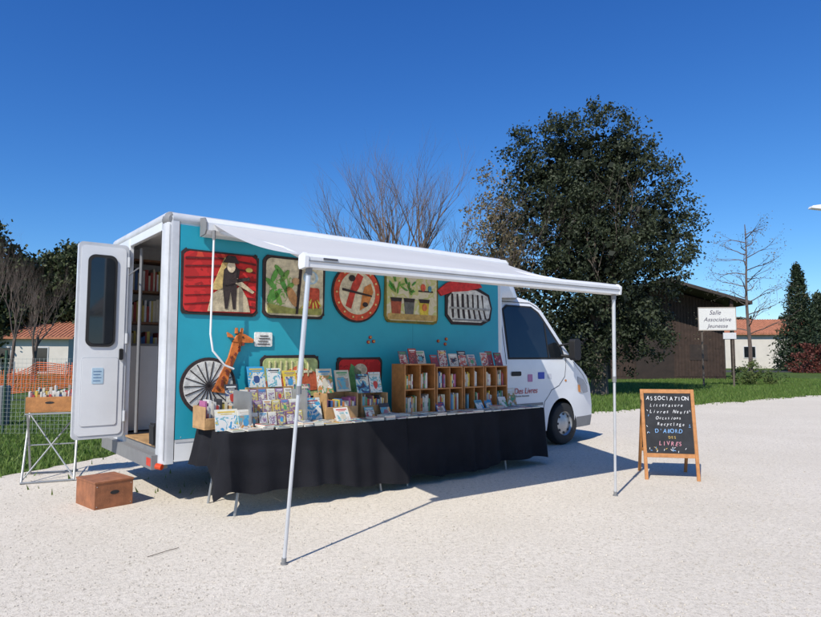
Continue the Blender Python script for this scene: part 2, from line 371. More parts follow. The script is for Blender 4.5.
for cx,c in((-3.5,(.35,.08,.04)),(-3.28,(.12,.12,.11)),(-3.02,(.6,.45,.05))):
    panel(b,[(cx-.07,2.05),(cx+.07,2.05),(cx+.09,2.24),(cx-.09,2.24)],c,4); panel(b,[(cx-.08,2.21),(cx+.08,2.21),(cx+.095,2.26),(cx-.095,2.26)],dk,5)
    if cx<-3.1:
        for k in range(13):
            a=random.uniform(.5,2.6); r=random.uniform(.06,.24); panel(b,ell(cx+math.cos(a)*r*.6,2.28+math.sin(a)*r,.013,.045,8,a-1.57+random.uniform(-.5,.5)),(.06+.1*random.random(),.2+.2*random.random(),.05),5)
panel(b,rr(-3.64,-2.8,1.97,2.05,.02),(.45,.3,.1),4); panel(b,rr(-3.12,-2.86,2.36,2.38,.005),dk,4); panel(b,ell(-3.04,2.42,.04,.05),(.6,.1,.05),5); panel(b,ell(-2.92,2.41,.03,.04),(.1,.3,.4),5); panel(b,ell(-3.02,2.15,.04,.05),(.5,.15,.05),6)
b.done('flower_pots_picture',art)
b=B()
panel(b,[(-2.62,2.06),(-2.5,1.94),(-1.9,1.94),(-1.72,2.02),(-1.68,2.2),(-1.74,2.4),(-2.0,2.5),(-2.45,2.5),(-2.62,2.35)],dk,2)
panel(b,[(-2.58,2.08),(-2.48,1.98),(-1.93,1.98),(-1.76,2.05),(-1.72,2.2),(-1.78,2.37),(-2.02,2.45),(-2.44,2.45),(-2.57,2.32)],(.6,.6,.55),3)
for k in range(7): panel(b,wob([(-2.5+.11*k,2.03),(-2.465+.11*k,2.03),(-2.47+.1*k,2.2),(-2.48+.1*k,2.38),(-2.51+.1*k,2.38),(-2.52+.105*k,2.2)],.006),dk,4)
panel(b,[(-2.78,2.4),(-2.6,2.52),(-2.3,2.62),(-2.0,2.6),(-1.9,2.5),(-2.2,2.43),(-2.5,2.4),(-2.7,2.33)],(.55,.03,.03),5)
panel(b,rr(-2.55,-1.75,2.16,2.19,.01),(.3,.3,.28),5); panel(b,rr(-2.5,-1.8,2.0,2.02,.005),(.2,.2,.2),5)
b.done('red_hat_picture',art)
b=B()
panel(b,ell(-5.98,1.18,.30,.30,40),dk,2); panel(b,ell(-5.98,1.18,.265,.265,40),(.62,.6,.55),3)
for k in range(9):
    a=math.pi*k/9; dx,dz=math.cos(a),math.sin(a)
    panel(b,[(-5.98+dx*.26-dz*.005,1.18+dz*.26+dx*.005),(-5.98-dx*.26-dz*.005,1.18-dz*.26+dx*.005),(-5.98-dx*.26+dz*.005,1.18-dz*.26-dx*.005),(-5.98+dx*.26+dz*.005,1.18+dz*.26-dx*.005)],dk,4)
org=(.55,.15,.03)
panel(b,[(-5.95,1.12),(-5.80,1.1),(-5.76,1.3),(-5.68,1.5),(-5.61,1.66),(-5.67,1.72),(-5.72,1.66),(-5.77,1.48),(-5.86,1.3)],org,5)
panel(b,[(-5.73,1.65),(-5.66,1.745),(-5.59,1.73),(-5.49,1.675),(-5.50,1.64),(-5.6,1.64)],org,6)
panel(b,[(-5.7,1.74),(-5.695,1.80),(-5.68,1.80),(-5.675,1.74)],org,6); panel(b,[(-5.64,1.74),(-5.63,1.80),(-5.615,1.795),(-5.62,1.74)],org,6); panel(b,ell(-5.62,1.70,.01,.01,8),dk,7)
panel(b,[(-5.74,1.72),(-5.79,1.75),(-5.78,1.70),(-5.72,1.69)],org,6)
for k in range(14):
    t=k/14; panel(b,wob(ell(-5.87+.24*t+random.uniform(-.03,.03),1.16+.5*t,.016,.018,6),.004),(.2,.04,.02),7)
b.done('giraffe_wheel_picture',art)
b=B()
panel(b,rr(-5.47,-5.26,1.60,1.76,.015),(.65,.65,.62),2)
for k in range(4): panel(b,rr(-5.44+.01*k,-5.29-.02*(k%2),1.625+.03*k,1.633+.03*k,.003),dk,3)
panel(b,wob(rr(-5.40,-4.64,1.0,1.5,.07),.01),dk,2); panel(b,rr(-5.37,-4.67,1.03,1.47,.06),(.45,.5,.2),3)
panel(b,[(-5.36,1.2),(-4.95,1.38),(-4.68,1.3),(-4.68,1.1),(-5.36,1.05)],(.55,.12,.05),4); panel(b,rr(-5.3,-4.75,1.3,1.33,.01),(.65,.6,.4),5)
for k in range(8): panel(b,rr(-5.3+.07*k,-5.285+.07*k,1.26,1.44,.005),(.6,.55,.3),5)
panel(b,wob(rr(-4.40,-3.72,1.0,1.48,.07),.01),dk,2); panel(b,rr(-4.37,-3.75,1.03,1.45,.06),redm,3)
panel(b,ell(-4.06,1.32,.1,.08),(.6,.5,.35),4); panel(b,[(-4.3,1.05),(-4.1,1.05),(-4.05,1.3),(-4.2,1.4)],(.12,.3,.1),4)
for cx,cz in((-3.93,1.67),(-3.9,1.73),(-3.85,1.68),(-2.75,1.7),(-2.6,1.73),(-2.62,1.66)):
    panel(b,ell(cx,cz,.022,.022,9),(.4,.03,.03),2); panel(b,ell(cx,cz,.01,.01,7),(.6,.5,.1),3)
b.done('lower_pictures',art)

# ---- cab
def inset(x,z):
    v=0
    if z>1.38: v+=(z-1.38)*.15
    if z<.7: v+=(.7-z)*.06
    if x>.35: v+=((x-.35)/.6)**2*.10
    if z>2.25: v+=((z-2.25)/.2)**2*.08
    return v
H=.98; YM=Wd/2; SX=1.15
def cabmap(x,yn,z):
    y=YM+yn*(H-inset(x,z))
    if x>-.4: x=x-.20*abs(yn)**3*min(1,(x+.4)/.9)
    return Vector((X1+(x-X1)*SX,y,z))
AR=.40
prof=[(-1.455,.40),(-1.455,2.43),(-1.1,2.47),(-.8,2.46),(-.6,2.41),(-.46,2.33),(.30,1.49),(.38,1.41),(.62,1.27),(.80,1.12),(.90,.95),(.94,.78),(.98,.62),(.99,.42),(.94,.27),(.42,.27)]
prof+=[(AR*math.cos(R(a)),.37+AR*1.05*math.sin(R(a))) for a in range(5,176,10)]+[(-.42,.27),(-.6,.33)]
bm=bmesh.new(); n=len(prof)
va=[bm.verts.new((x,-1,z)) for x,z in prof]; vb=[bm.verts.new((x,1,z)) for x,z in prof]
bm.faces.new(va); bm.faces.new(vb[::-1])
for i in range(n): bm.faces.new((va[i],vb[i],vb[(i+1)%n],va[(i+1)%n]))
bmesh.ops.recalc_face_normals(bm,faces=bm.faces)
def cut(co,no): bmesh.ops.bisect_plane(bm,geom=bm.verts[:]+bm.edges[:]+bm.faces[:],plane_co=co,plane_no=no)
for i in range(14): cut((-1.3+.16*i,0,0),(1,0,0))
for i in range(14): cut((0,0,.45+.15*i),(0,0,1))
for i in range(-8,9): cut((0,i/9,0),(0,1,0))
mats=[white,rubber,greyp]
for f in bm.faces:
    c=f.calc_center_median(); f.smooth=True
    rr_=math.hypot(c.x,(c.z-.37)/1.05)
    if abs(c.y)<.98 and (rr_<AR+.008 or c.z<.3): f.material_index=1
    elif c.x>.5 and c.z<.45: f.material_index=2
for v in bm.verts: v.co=cabmap(v.co.x,v.co.y,v.co.z)
for e in bm.edges:
    if len(e.link_faces)==2 and e.calc_face_angle(0)>R(38): e.smooth=False
me=bpy.data.meshes.new('cab_shell'); bm.to_mesh(me); bm.free()
for m in mats: me.materials.append(m)
ob=bpy.data.objects.new('cab_shell',me); COL.objects.link(ob); ob.parent=van
md=ob.modifiers.new('b','BEVEL'); md.width=.03; md.segments=3; md.limit_method='ANGLE'; md.angle_limit=R(42)
def onside(b,pts,off,mat,near=True):
    bm=bmesh.new(); bm.faces.new([bm.verts.new((x,0,z)) for x,z in pts])
    xs=[p[0] for p in pts]; zs=[p[1] for p in pts]
    for i in range(20):
        c=-1.4+.13*i
        if min(xs)<c<max(xs): bmesh.ops.bisect_plane(bm,geom=bm.verts[:]+bm.edges[:]+bm.faces[:],plane_co=(c,0,0),plane_no=(1,0,0))
    for i in range(14):
        c=.4+.15*i
        if min(zs)<c<max(zs): bmesh.ops.bisect_plane(bm,geom=bm.verts[:]+bm.edges[:]+bm.faces[:],plane_co=(0,0,c),plane_no=(0,0,1))
    bm.verts.index_update(); s=-1 if near else 1
    vs=[]
    for v in bm.verts:
        p=cabmap(v.co.x,s,v.co.z); p.y+=s*off; vs.append(p)
    b.add(vs,[tuple(v.index for v in f.verts) for f in bm.faces],mat); bm.free()
for near in (True,False):
    b=B()
    win=[(-1.20,1.47),(-1.20,2.22),(-1.12,2.28),(-.62,2.28),(-.50,2.2),(.02,1.60),(.06,1.50),(0,1.47)]
    onside(b,[(-1.23,1.44),(-1.23,2.24),(-1.13,2.31),(-.60,2.31),(-.46,2.22),(.08,1.62),(.12,1.49),(.05,1.44)],.004,rubber,near)
    onside(b,win,.009,glass,near)
    onside(b,[(-.38,1.46),(-.38,2.05),(-.345,2.02),(-.345,1.46)],.014,rubber,near)
    def strip(pl,wd,off,mat):
        for p,q in zip(pl[:-1],pl[1:]):
            dx,dz=q[0]-p[0],q[1]-p[1]; L=math.hypot(dx,dz); nx,nz=-dz/L*wd,dx/L*wd
            onside(b,[(p[0]-nx,p[1]-nz),(q[0]-nx,q[1]-nz),(q[0]+nx,q[1]+nz),(p[0]+nx,p[1]+nz)],off,mat,near)
    strip([(-1.27,2.36),(-1.27,.55),(-1.22,.47),(-.55,.47),(-.48,.75),(-.3,.93),(-.08,1.0),(.1,1.15),(.16,1.46)],.005,.003,rubber)
    strip([(-1.27,2.36),(-.6,2.37),(-.42,2.26)],.005,.003,rubber)
    strip([(-1.4,.72),(-.52,.72)],.022,.006,greyp)
    strip([(.36,1.40),(.66,1.16),(.8,1.0)],.004,.003,rubber)
    onside(b,rr(-1.18,-.98,1.18,1.25,.02),.012,blackp,near)
    onside(b,[(.50,1.14),(.68,1.08),(.80,.96),(.82,.86),(.62,.84),(.52,.9)],.006,C(.36,.38,.4,.12),near)
    onside(b,[(.50,1.0),(.56,.99),(.57,.86),(.51,.88)],.010,C(.6,.2,.02,.3),near)
    onside(b,ell(.12,1.08,.03,.02,10),.006,C(.6,.2,.02,.3),near)
    b.done('cab_side_details',van,recalc=False)
b=B()
onside(b,rr(-.62,-.48,1.12,1.23,.01),.005,C(.03,.07,.4)); onside(b,rr(-.84,-.74,1.08,1.2,.01),.005,C(.5,.2,.35)); onside(b,rr(-.40,-.30,1.12,1.2,.01),.005,C(.6,.6,.62))
b.done('stickers',van,recalc=False)
t=text('door_lettering',"Des Livres",(-1.08,YM-H-.010,.90),.13,C(.5,.03,.03),van,align='LEFT',shear=.2)
t=text('door_lettering_small',"librairie itinerante",(-1.05,YM-H-.010,.85),.045,C(.1,.1,.1),van,align='LEFT')
b=B()
def ws(u,v,off=.006):
    yn=-.90+1.8*u; x=-.43+(.27+.43)*v; z=2.30+(1.52-2.30)*v
    p=cabmap(x,yn,z); return p+Vector((.70,0,.71))*off
b.grid(lambda u,v: ws(u,v,.005),16,8,rubber); b.grid(lambda u,v: ws(.03+u*.94,.04+v*.92,.010),16,8,glass)
b.done('windshield',van)
b=B()
b.grid(lambda u,v: cabmap(.99-.02*v,-.6+1.2*u,.72+.16*v)+Vector((.006,0,0)),10,2,blackp)
b.grid(lambda u,v: cabmap(.99,-.75+1.5*u,.34+.16*v)+Vector((.012,0,0)),10,2,blackp)
b.done('grille',van)
b=B(); mxs=.14
b.prism(rr(.02+mxs,.20+mxs,1.42,1.78,.06),-.15,-.03,blackp); b.tube([(.10+mxs,.0,1.48),(.0+mxs,.14,1.5)],.03,blackp,8); b.tube([(.10+mxs,.0,1.7),(-.04+mxs,.17,1.66)],.02,blackp,8)
b.prism(rr(.02+mxs,.20+mxs,1.42,1.78,.06),Wd+.03,Wd+.15,blackp); b.tube([(.10+mxs,Wd,1.48),(.0+mxs,Wd-.14,1.5)],.03,blackp,8)
b.done('door_mirrors',van,bevel=.012)
b=B()
def fair(u,v):
    a=math.pi*u; yn=-math.cos(a)
    prf=[(X1-.05,2.93),(-1.22,2.93),(-.98,2.86),(-.76,2.68),(-.62,2.44)]
    f=v*4; i=min(3,int(f)); t=f-i; x=prf[i][0]*(1-t)+prf[i+1][0]*t; z=prf[i][1]*(1-t)+prf[i+1][1]*t
    s=math.sin(a)**.4
    x=(X1-.05)+(x-(X1-.05))*(.25+.75*s); z=2.40+(z-2.40)*s
    return (x,YM+yn*(1.02-.08*v),z)
b.grid(fair,28,12,white); b.done('overcab_fairing',van,angle=60)
def wheel(b,cx,cy,sgn,R0=.36):
    p=[(.2,.11),(.235,.105),(.30,.11),(.335,.095),(R0,.05),(R0,-.05),(.335,-.095),(.30,-.11),(.2,-.1)]
    b.lathe([(r,y) for r,y in p],(cx,cy,R0),rubber)
    s=sgn
    b.lathe([(.235,s*.103),(.225,s*.09),(.19,s*.06),(.12,s*.075),(.07,s*.09),(.001,s*.09)],(cx,cy,R0),steel)
    for k in range(8):
        a=2*math.pi*k/8; b.lathe([(.022,s*.079),(.001,s*.079)],(cx+.155*math.cos(a),cy,R0+.155*math.sin(a)),rubber,8)
b=B(); WX=X1-X1*SX
for cx in(WX,-4.15):
    wheel(b,cx,.22,-1); wheel(b,cx,Wd-.22,1)
b.done('wheels',van,recalc=False)
b=B(); b.box(-6.2,-1.0,.5,1.65,.34,.44,rubber); b.box(WX-.45,WX+.45,.4,1.75,.3,.85,rubber); b.tube([(-4.15,.3,.35),(-4.15,1.9,.35)],.05,rubber); b.box(-1.4,-.6,.3,1.8,.28,.5,rubber); b.done('chassis',van)
# ---- awning
aw=empty('awning',(0,0,0),0,van)
b=B()
cs=[(-.035,2.75),(-.17,2.76),(-.2,2.80),(-.2,2.88),(-.15,2.935),(-.03,2.95)]
b.prism(cs,-6.1,-1.5,alu,'x')
for x in(-6.115,-1.5): b.prism([(y*1.03,z) for y,z in cs],x,x+.015,greyp,'x')
L0=Vector((-6.18,-2.40,2.20)); R0=Vector((-2.56,-2.68,2.225))
D=(R0-L0).normalized()
T=Matrix.Translation(L0)@Matrix.Rotation(math.atan2(D.y,D.x),4,'Z')
LL=(R0-L0).length
sec=[(-.05,-.045),(.04,-.05),(.055,-.02),(.05,.045),(-.02,.06),(-.06,.03)]
b.prism(sec,-.0,LL,alu,'x',T)
b.prism([(y*1.1,z*1.1) for y,z in sec],-.03,.0,white,'x',T); b.prism([(y*1.1,z*1.1) for y,z in sec],LL,LL+.03,white,'x',T)
b.box(.0,LL,-.062,-.055,-.004,.004,greyp,T)
b.box(.12,.24,-.064,-.056,.014,.030,C(.08,.08,.09),T)
b.done('cassette_and_lead_rail',aw,angle=25)
fab=bpy.data.materials.new('awning_fabric'); fab.use_nodes=True; nt=fab.node_tree; bs=nt.nodes['Principled BSDF']
bs.inputs['Base Color'].default_value=(.74,.73,.71,1); bs.inputs['Roughness'].default_value=.7
tr=nt.nodes.new('ShaderNodeBsdfTranslucent'); tr.inputs['Color'].default_value=(.6,.62,.66,1); ms=nt.nodes.new('ShaderNodeMixShader'); ms.inputs[0].default_value=.3
no=nt.nodes.new('ShaderNodeTexNoise'); no.inputs['Scale'].default_value=3; mx=nt.nodes.new('ShaderNodeMapRange'); mx.inputs[3].default_value=.22; mx.inputs[4].default_value=.36
nt.links.new(no.outputs['Fac'],mx.inputs[0]); nt.links.new(mx.outputs[0],ms.inputs[0])
nt.links.new(bs.outputs[0],ms.inputs[1]); nt.links.new(tr.outputs[0],ms.inputs[2]); nt.links.new(ms.outputs[0],nt.nodes['Material Output'].inputs['Surface'])
b=B()
def fabp(u,v):
    a=Vector((-6.03+4.46*u,-.19,2.87)); c=L0.lerp(R0,.01+.98*u)+Vector((0,.03,.05))
    p=a.lerp(c,v); p.z-=.05*math.sin(math.pi*v)*(1+.3*math.cos(6.28*u)); return p
b.grid(fabp,40,14,fab); b.done('fabric',aw,recalc=False)
b=B()
for (x,s) in((-5.95,1),(-1.75,-1)):
    e0=Vector((x,-.15,2.80)); e2=L0.lerp(R0,.03 if s>0 else .97)+Vector((0,.06,0)); mid=(e0+e2)/2+Vector((.25*s,0,.0))
    b.tube([e0,mid],.02,alu,8); b.tube([mid,e2],.018,alu,8)
b.done('folding_arms',aw)
b=B()
def loc(X,Y):
    dx,dy=X-2.508,Y-10.34; c,s_=math.cos(R(39)),math.sin(R(39)); return (dx*c+dy*s_,-dx*s_+dy*c)
fl=loc(-.909,4.58); fr=loc(2.19,6.76)
for top,ft in((T@Vector((.03,0,-.05)),fl),(T@Vector((LL-.03,0,-.05)),fr)):
    bot=Vector((ft[0],ft[1],.0)); midp=top.lerp(bot,.42)
    b.tube([top,midp],.019,polem,10); b.tube([midp,bot+Vector((0,0,.01))],.014,polem,10); b.tube([midp+Vector((0,0,.03)),midp-Vector((0,0,.03))],.022,greyp,10)
    b.prism(ell(ft[0],ft[1],.024,.03,14),.002,.012,greyp,'z'); b.tube([bot,bot+Vector((0,0,.05))],.018,greyp,10)
    b.tube([top+Vector((0,0,.03)),top-Vector((0,0,.05))],.026,greyp,10)
b.done('support_legs',aw)
b=B(); b.tube([(-6.03,-.21,2.78),(-6.05,-.23,1.72),(-6.03,-.25,1.55),(-5.9,-.25,1.40),(-5.8,-.25,1.36)],.011,alu,8); b.tube([(-6.03,-.21,2.8),(-6.03,-.21,2.7)],.018,greyp,8); b.done('crank_rod',aw)

# ------------------------------------------------------------ tables with cloth
def vloc(x,y,z=0):
    c,s_=math.cos(R(39)),math.sin(R(39)); return (2.508+x*c-y*s_,10.34+x*s_+y*c,z)
TZ=.78
def table(x0,x1,bl,seed,yf=-.86,yb=-.14):
    e=empty('folding_table',vloc(0,0),R(39))
    b=B(); b.box(x0,x1,yf,yb,TZ-.045,TZ-.006,tabletop); b.done('top',e,bevel=.008)
    b=B()
    for x in (x0+.12,x1-.12):
        s=1 if x<(x0+x1)/2 else -1
        b.tube([(x+.15*s,yf+.06,TZ-.05),(x,yf+.04,.35),(x-.05*s,yf+.03,.02),(x-.05*s,yf+.03,.0)],.014,legm,8)
        b.tube([(x+.15*s,yb-.06,TZ-.05),(x,yb-.04,.35),(x-.05*s,yb-.03,.0)],.014,legm,8)
        b.tube([(x,yf+.04,.35),(x,yb-.04,.35)],.012,legm,8)
    b.done('legs',e)
    return e
def drape(name,e,x0,x1,bot,seed,yf=-.88,yb=-.12,zt=TZ):
    rnd=random.Random(seed); ph=[rnd.uniform(0,6.28) for _ in range(8)]
    segs=[((x0,yb),(x0,yf),(-1,0)),((x0,yf),(x1,yf),(0,-1)),((x1,yf),(x1,yb),(1,0))]
    pts=[]; acc=0
    for a,c,nn in segs:
        L=math.dist(a,c); k=max(6,int(L/.02))
        for i in range(k+(nn[0]==1)):
            t=i/k; pts.append((a[0]+(c[0]-a[0])*t,a[1]+(c[1]-a[1])*t,nn,acc+L*t,t))
        acc+=L
    b=B(); nv=16; vs=[];n=len(pts)
    for j in range(nv+1):
        v=j/nv
        for (x,y,nn,s_,t) in pts:
            rip=(.5*math.sin(s_*11+ph[0]+1.2*math.sin(s_*2.1+ph[1]))+.35*math.sin(s_*23+ph[2]+math.sin(s_*3.3)*1.5)+.3*math.sin(s_*5.2+ph[3]))
            am=.045*v**.7; zb=bot(s_,t,nn)+.012*math.sin(s_*9+ph[4]); o=.012*v+am*(rip+.5)+.03*v*v
            o+=.006*math.sin(14*v+3*math.sin(s_*1.7+ph[5])) *min(1,v*4)*max(0,math.sin(s_*1.3+ph[6]))
            vs.append((x+nn[0]*o,y+nn[1]*o,zt+(zb-zt)*v-(.004*(j==0))))
    fs=[(j*n+i,j*n+i+1,(j+1)*n+i+1,(j+1)*n+i) for j in range(nv) for i in range(n-1)]
    b.add(vs,fs,cloth)
    b.grid(lambda u,v:(x0+(x1-x0)*u,yf+(yb-yf)*v,zt-.003),4,2,cloth)
    return b.done(name,e,recalc=False,angle=80)
t1=table(-6.08,-4.25,0,1)
def bot1(s,t,nn):
    if nn[0]==-1: return .42 if t<.6 else .42-.26*(t-.6)/.4
    if nn[1]==-1: return .16+.06*math.sin(t*5)-.02*t+ (.12*(1-t/.12) if t<.12 else 0)
    return .14
drape('tablecloth',t1,-6.12,-4.0,bot1,3)
t2=table(-4.0,-2.2,0,2,yf=-.84)
drape('tablecloth',t2,-3.97,-1.52,lambda s,t,nn:.11+.03*math.sin(s*3),9,yf=-.85)

# ------------------------------------------------------------ books
PAL=[(.62,.60,.55),(.55,.52,.45),(.65,.64,.6),(.6,.55,.4),(.35,.04,.03),(.05,.12,.28),(.08,.25,.12),(.6,.42,.06),(.55,.18,.04),(.03,.03,.035),(.15,.35,.45),(.4,.12,.25),(.25,.3,.32)]
BR=[(.5,.05,.04),(.05,.25,.45),(.6,.42,.08),(.08,.28,.12),(.6,.6,.58),(.62,.58,.48),(.03,.07,.2),(.30,.12,.14),(.12,.34,.4),(.5,.22,.06),(.04,.04,.05),(.3,.25,.2),(.55,.5,.42),(.62,.6,.55),(.5,.46,.36)]
PRN=[printed('cover_print_%d'%i,random.sample(BR,5),random.uniform(9,22),random.uniform(.5,2)) for i in range(14)]
def rc(p): return C(*random.choice(p))
def spines(b,x0,x1,y,z,h,dep=.16,pal=PAL):
    x=x0
    while x<x1-.012:
        t=random.uniform(.010,.032); t=min(t,x1-x); hh=h*random.uniform(.72,1)
        dy=random.uniform(0,.02); c=rc(pal)
        if random.random()<.05: x+=.03; continue
        b.box(x,x+t*.93,y+dy,y+dy+dep,z,z+hh,c)
        if random.random()<.5: b.box(x+t*.15,x+t*.8,y+dy-.0012,y+dy,z+hh*.3,z+hh*random.uniform(.5,.8),rc(PAL))
        x+=t
def cover(b,x,y,z,w_,h_,lean=.06,c=None,rot=None,prn=None):
    c=c or random.choice(BR); rot=random.uniform(-.10,.10) if rot is None else rot
    ca,sa=math.cos(rot),math.sin(rot)
    def P(u,v,o):
        lx=u*w_; ly=lean*v-o; return (x+lx*ca-ly*sa,y+lx*sa+ly*ca,z+v*h_)
    def slab(pts,o0,o1,m):
        n=len(pts); vs=[P(u,v,o0) for u,v in pts]+[P(u,v,o1) for u,v in pts]
        b.add(vs,[tuple(range(n)),tuple(range(2*n-1,n-1,-1))]+[(i,(i+1)%n,(i+1)%n+n,i+n) for i in range(n)],m)
    slab([(0,0),(1,0),(1,1),(0,1)],0,-.012,C(*c))
    pm=prn or random.choice(PRN); k=random.random()
    if k<.45: slab([(.0,.0),(1,0),(1,.72),(0,.72)],.001,-.002,pm)
    elif k<.8: slab([(.1,.1),(.9,.1),(.9,.68),(.1,.68)],.001,-.002,pm)
    else: slab([(.0,.0),(1,0),(1,1),(0,1)],.001,-.002,pm)
    if random.random()<.5: slab(wob(ell(.5,.38,.2,.2,11,random.random()*3),.03),.002,-.002,rc(BR))
    tc_=rc(BR+[(.65,.65,.62)]*4)
    slab([(.12,.84),(.88,.84),(.88,.91),(.12,.91)],.002,-.002,tc_); slab([(.25,.76),(.75,.76),(.75,.79),(.25,.79)],.002,-.002,tc_)
def stall(name): return empty(name,vloc(0,0),R(39))
def crate(b,x0,x1,y0,y1,z0,z1,m,th=.014,front=.5):
    b.box(x0,x1,y0,y1,z0,z0+th,m); b.box(x0,x0+th,y0,y1,z0+th,z1,m); b.box(x1-th,x1,y0,y1,z0+th,z1,m); b.box(x0+th,x1-th,y1-th,y1,z0+th,z1,m)
    if front: b.box(x0+th,x1-th,y0,y0+th,z0+th,z0+(z1-z0)*front,m)
Z=TZ+.001
e=stall('book_crate'); b=B(); crate(b,-6.2,-5.92,-.52,-.2,Z,Z+.22,wood); b.done('crate',e,bevel=.003)
b=B(); spines(b,-6.18,-5.94,-.48,Z+.02,.27); b.done('books',e)
e=stall('book_crate'); b=B(); crate(b,-4.86,-4.44,-.55,-.27,Z,Z+.30,wood); b.done('crate',e,bevel=.003)
b=B(); spines(b,-4.84,-4.46,-.53,Z+.02,.24); cover(b,-4.88,-.42,Z+.30,.2,.27); cover(b,-4.64,-.42,Z+.31,.2,.24); b.done('books',e)
e=stall('book_crate'); b=B(); crate(b,-4.36,-3.98,-.5,-.24,Z,Z+.28,wood); b.done('crate',e,bevel=.003)
b=B(); spines(b,-4.34,-4.0,-.48,Z+.02,.25,pal=BR); cover(b,-4.35,-.4,Z+.28,.17,.22,c=(.08,.35,.12)); cover(b,-4.16,-.4,Z+.28,.17,.24,c=(.5,.05,.04)); b.done('books',e)
e=stall('postcard_rack'); b=B()
pc=[printed('postcard_print_%d'%i,cc,26,1) for i,cc in enumerate(([(.2,.12,.25),(.5,.45,.15),(.2,.14,.22),(.5,.3,.12)],[(.1,.15,.28),(.22,.12,.2),(.5,.45,.2),(.1,.2,.22)],[(.5,.48,.4),(.22,.14,.24),(.5,.5,.48),(.15,.12,.18)]))]
for r in range(3):
    y=-.66+.12*r; z=Z+.02+.11*r
    b.box(-5.80,-5.2,y-.02,y+.09,z-.02,z-.008,legm)
    for k in range(6): cover(b,-5.79+.1*k,y,z,.085,.13,.03,c=random.choice([(.25,.15,.3),(.5,.42,.15),(.15,.15,.3),(.6,.6,.55),(.2,.1,.18),(.6,.55,.45)]),rot=0,prn=random.choice(pc))
b.box(-5.82,-5.80,-.7,-.3,Z,Z+.36,legm); b.box(-5.2,-5.18,-.7,-.3,Z,Z+.36,legm)
b.done('rack_with_cards',e)
e=stall('picture_books'); b=B()
cover(b,-6.15,-.68,Z,.22,.20,.05,c=(.62,.6,.5)); cover(b,-5.93,-.72,Z,.15,.19,.05,c=(.65,.62,.55)); cover(b,-5.88,-.28,Z+.2,.14,.22)
cover(b,-5.62,-.24,Z+.38,.2,.22,c=(.04,.3,.55),prn=printed('blue_cover',[(.03,.2,.45),(.6,.6,.55),(.05,.3,.5),(.5,.4,.1)],14)); cover(b,-5.4,-.24,Z+.38,.16,.2,c=(.1,.4,.45)); cover(b,-5.2,-.24,Z+.35,.17,.2,c=(.6,.45,.05))
cover(b,-5.14,-.58,Z,.24,.26,.08,c=(.04,.25,.5),prn=printed('blue_cover',[(.03,.2,.45),(.6,.6,.55),(.05,.3,.5),(.5,.4,.1)],10)); cover(b,-4.83,-.74,Z,.18,.15,.08,c=(.62,.6,.55)); cover(b,-5.1,-.3,Z+.1,.2,.3,c=(.65,.6,.5))
b.box(-5.65,-5.0,-.235,-.20,Z,Z+.38,wood)
b.done('books',e)
DKP=[printed('dark_cover_%d'%i,random.sample([(.3,.03,.03),(.03,.03,.04),(.5,.46,.4),(.12,.04,.04),(.05,.08,.15),(.45,.1,.05)],4),random.uniform(12,24),1.5) for i in range(4)]
for (x0,x1) in((-3.74,-3.24),(-3.22,-2.76),(-2.74,-2.36),(-2.34,-1.9)):
    e=stall('wooden_bookcase'); b=B(); top=Z+.60 if x0<-3.5 else Z+.56; y0,y1=-.52,-.26
    crate(b,x0,x1,y0,y1,Z,top,wood2,.018,0); b.box(x0+.018,x1-.018,y0,y1-.018,Z+.29,Z+.308,wood2); b.box(x0,x1,y0,y1,top,top+.016,wood2)
    xm=(x0+x1)/2; b.box(xm-.008,xm+.008,y0+.002,y1-.02,Z+.018,Z+.29,wood2); b.box(xm-.008,xm+.008,y0+.002,y1-.02,Z+.308,top,wood2)
    b.done('frame',e,bevel=.003)
    b=B()
    for a,c in((x0+.02,xm-.01),(xm+.01,x1-.02)):
        spines(b,a,c-random.uniform(0,.06),y0+.03,Z+.018,.22,pal=PAL[:4]*2+PAL); spines(b,a,c-random.uniform(0,.08),y0+.03,Z+.308,.21,pal=PAL[:4]*2+PAL)
    x=x0
    while x<x1-.12:
        ww=random.uniform(.12,.17); cover(b,x+.01,y0+.06+random.uniform(0,.06),top+.017,ww,random.uniform(.15,.21),.05,c=random.choice([(.04,.04,.05),(.3,.04,.03),(.5,.45,.4),(.1,.1,.12)]),prn=random.choice(DKP)); x+=ww+.01
    b.done('books',e)
e=stall('flat_books'); b=B()
for row,(ya,yb_) in enumerate(((-.84,-.70),(-.68,-.56))):
    x=-5.9 if row else -6.05
    while x<-1.62:
        ww=random.uniform(.11,.17); 
        if row and x>-5.85 and x<-5.15: x+=.1; continue
        for k in range(random.choice([1,1,1,2,3])):
            h=.006+.016*k; T2=Matrix.Translation((x+ww/2,(ya+yb_)/2,Z+.016*k))@Matrix.Rotation(random.uniform(-.16,.16),4,'Z')
            cc=random.choice(PAL+BR+[(.62,.62,.58)]*8)
            b.box(-ww/2,ww/2,-.085,.085,0,.013,paper,T2); b.box(-ww/2-.002,ww/2+.002,-.087,.087,.013,.0155,C(*cc),T2)
        b.box(-ww*.4,ww*.4,-.07,.03,.0155,.0165,random.choice(PRN),T2); b.box(-ww*.35,ww*.35,.05,.065,.0155,.0168,rc(BR),T2)
        x+=ww+.02
b.done('books',e)
e=stall('picture_books'); b=B()
x=-4.35
while x<-1.7:
    if random.random()<.6: cover(b,x,-.60+random.uniform(-.03,.03),Z,random.uniform(.1,.15),random.uniform(.11,.17),.07)
    x+=.22
cover(b,-1.86,-.5,Z,.18,.26); b.done('books',e)
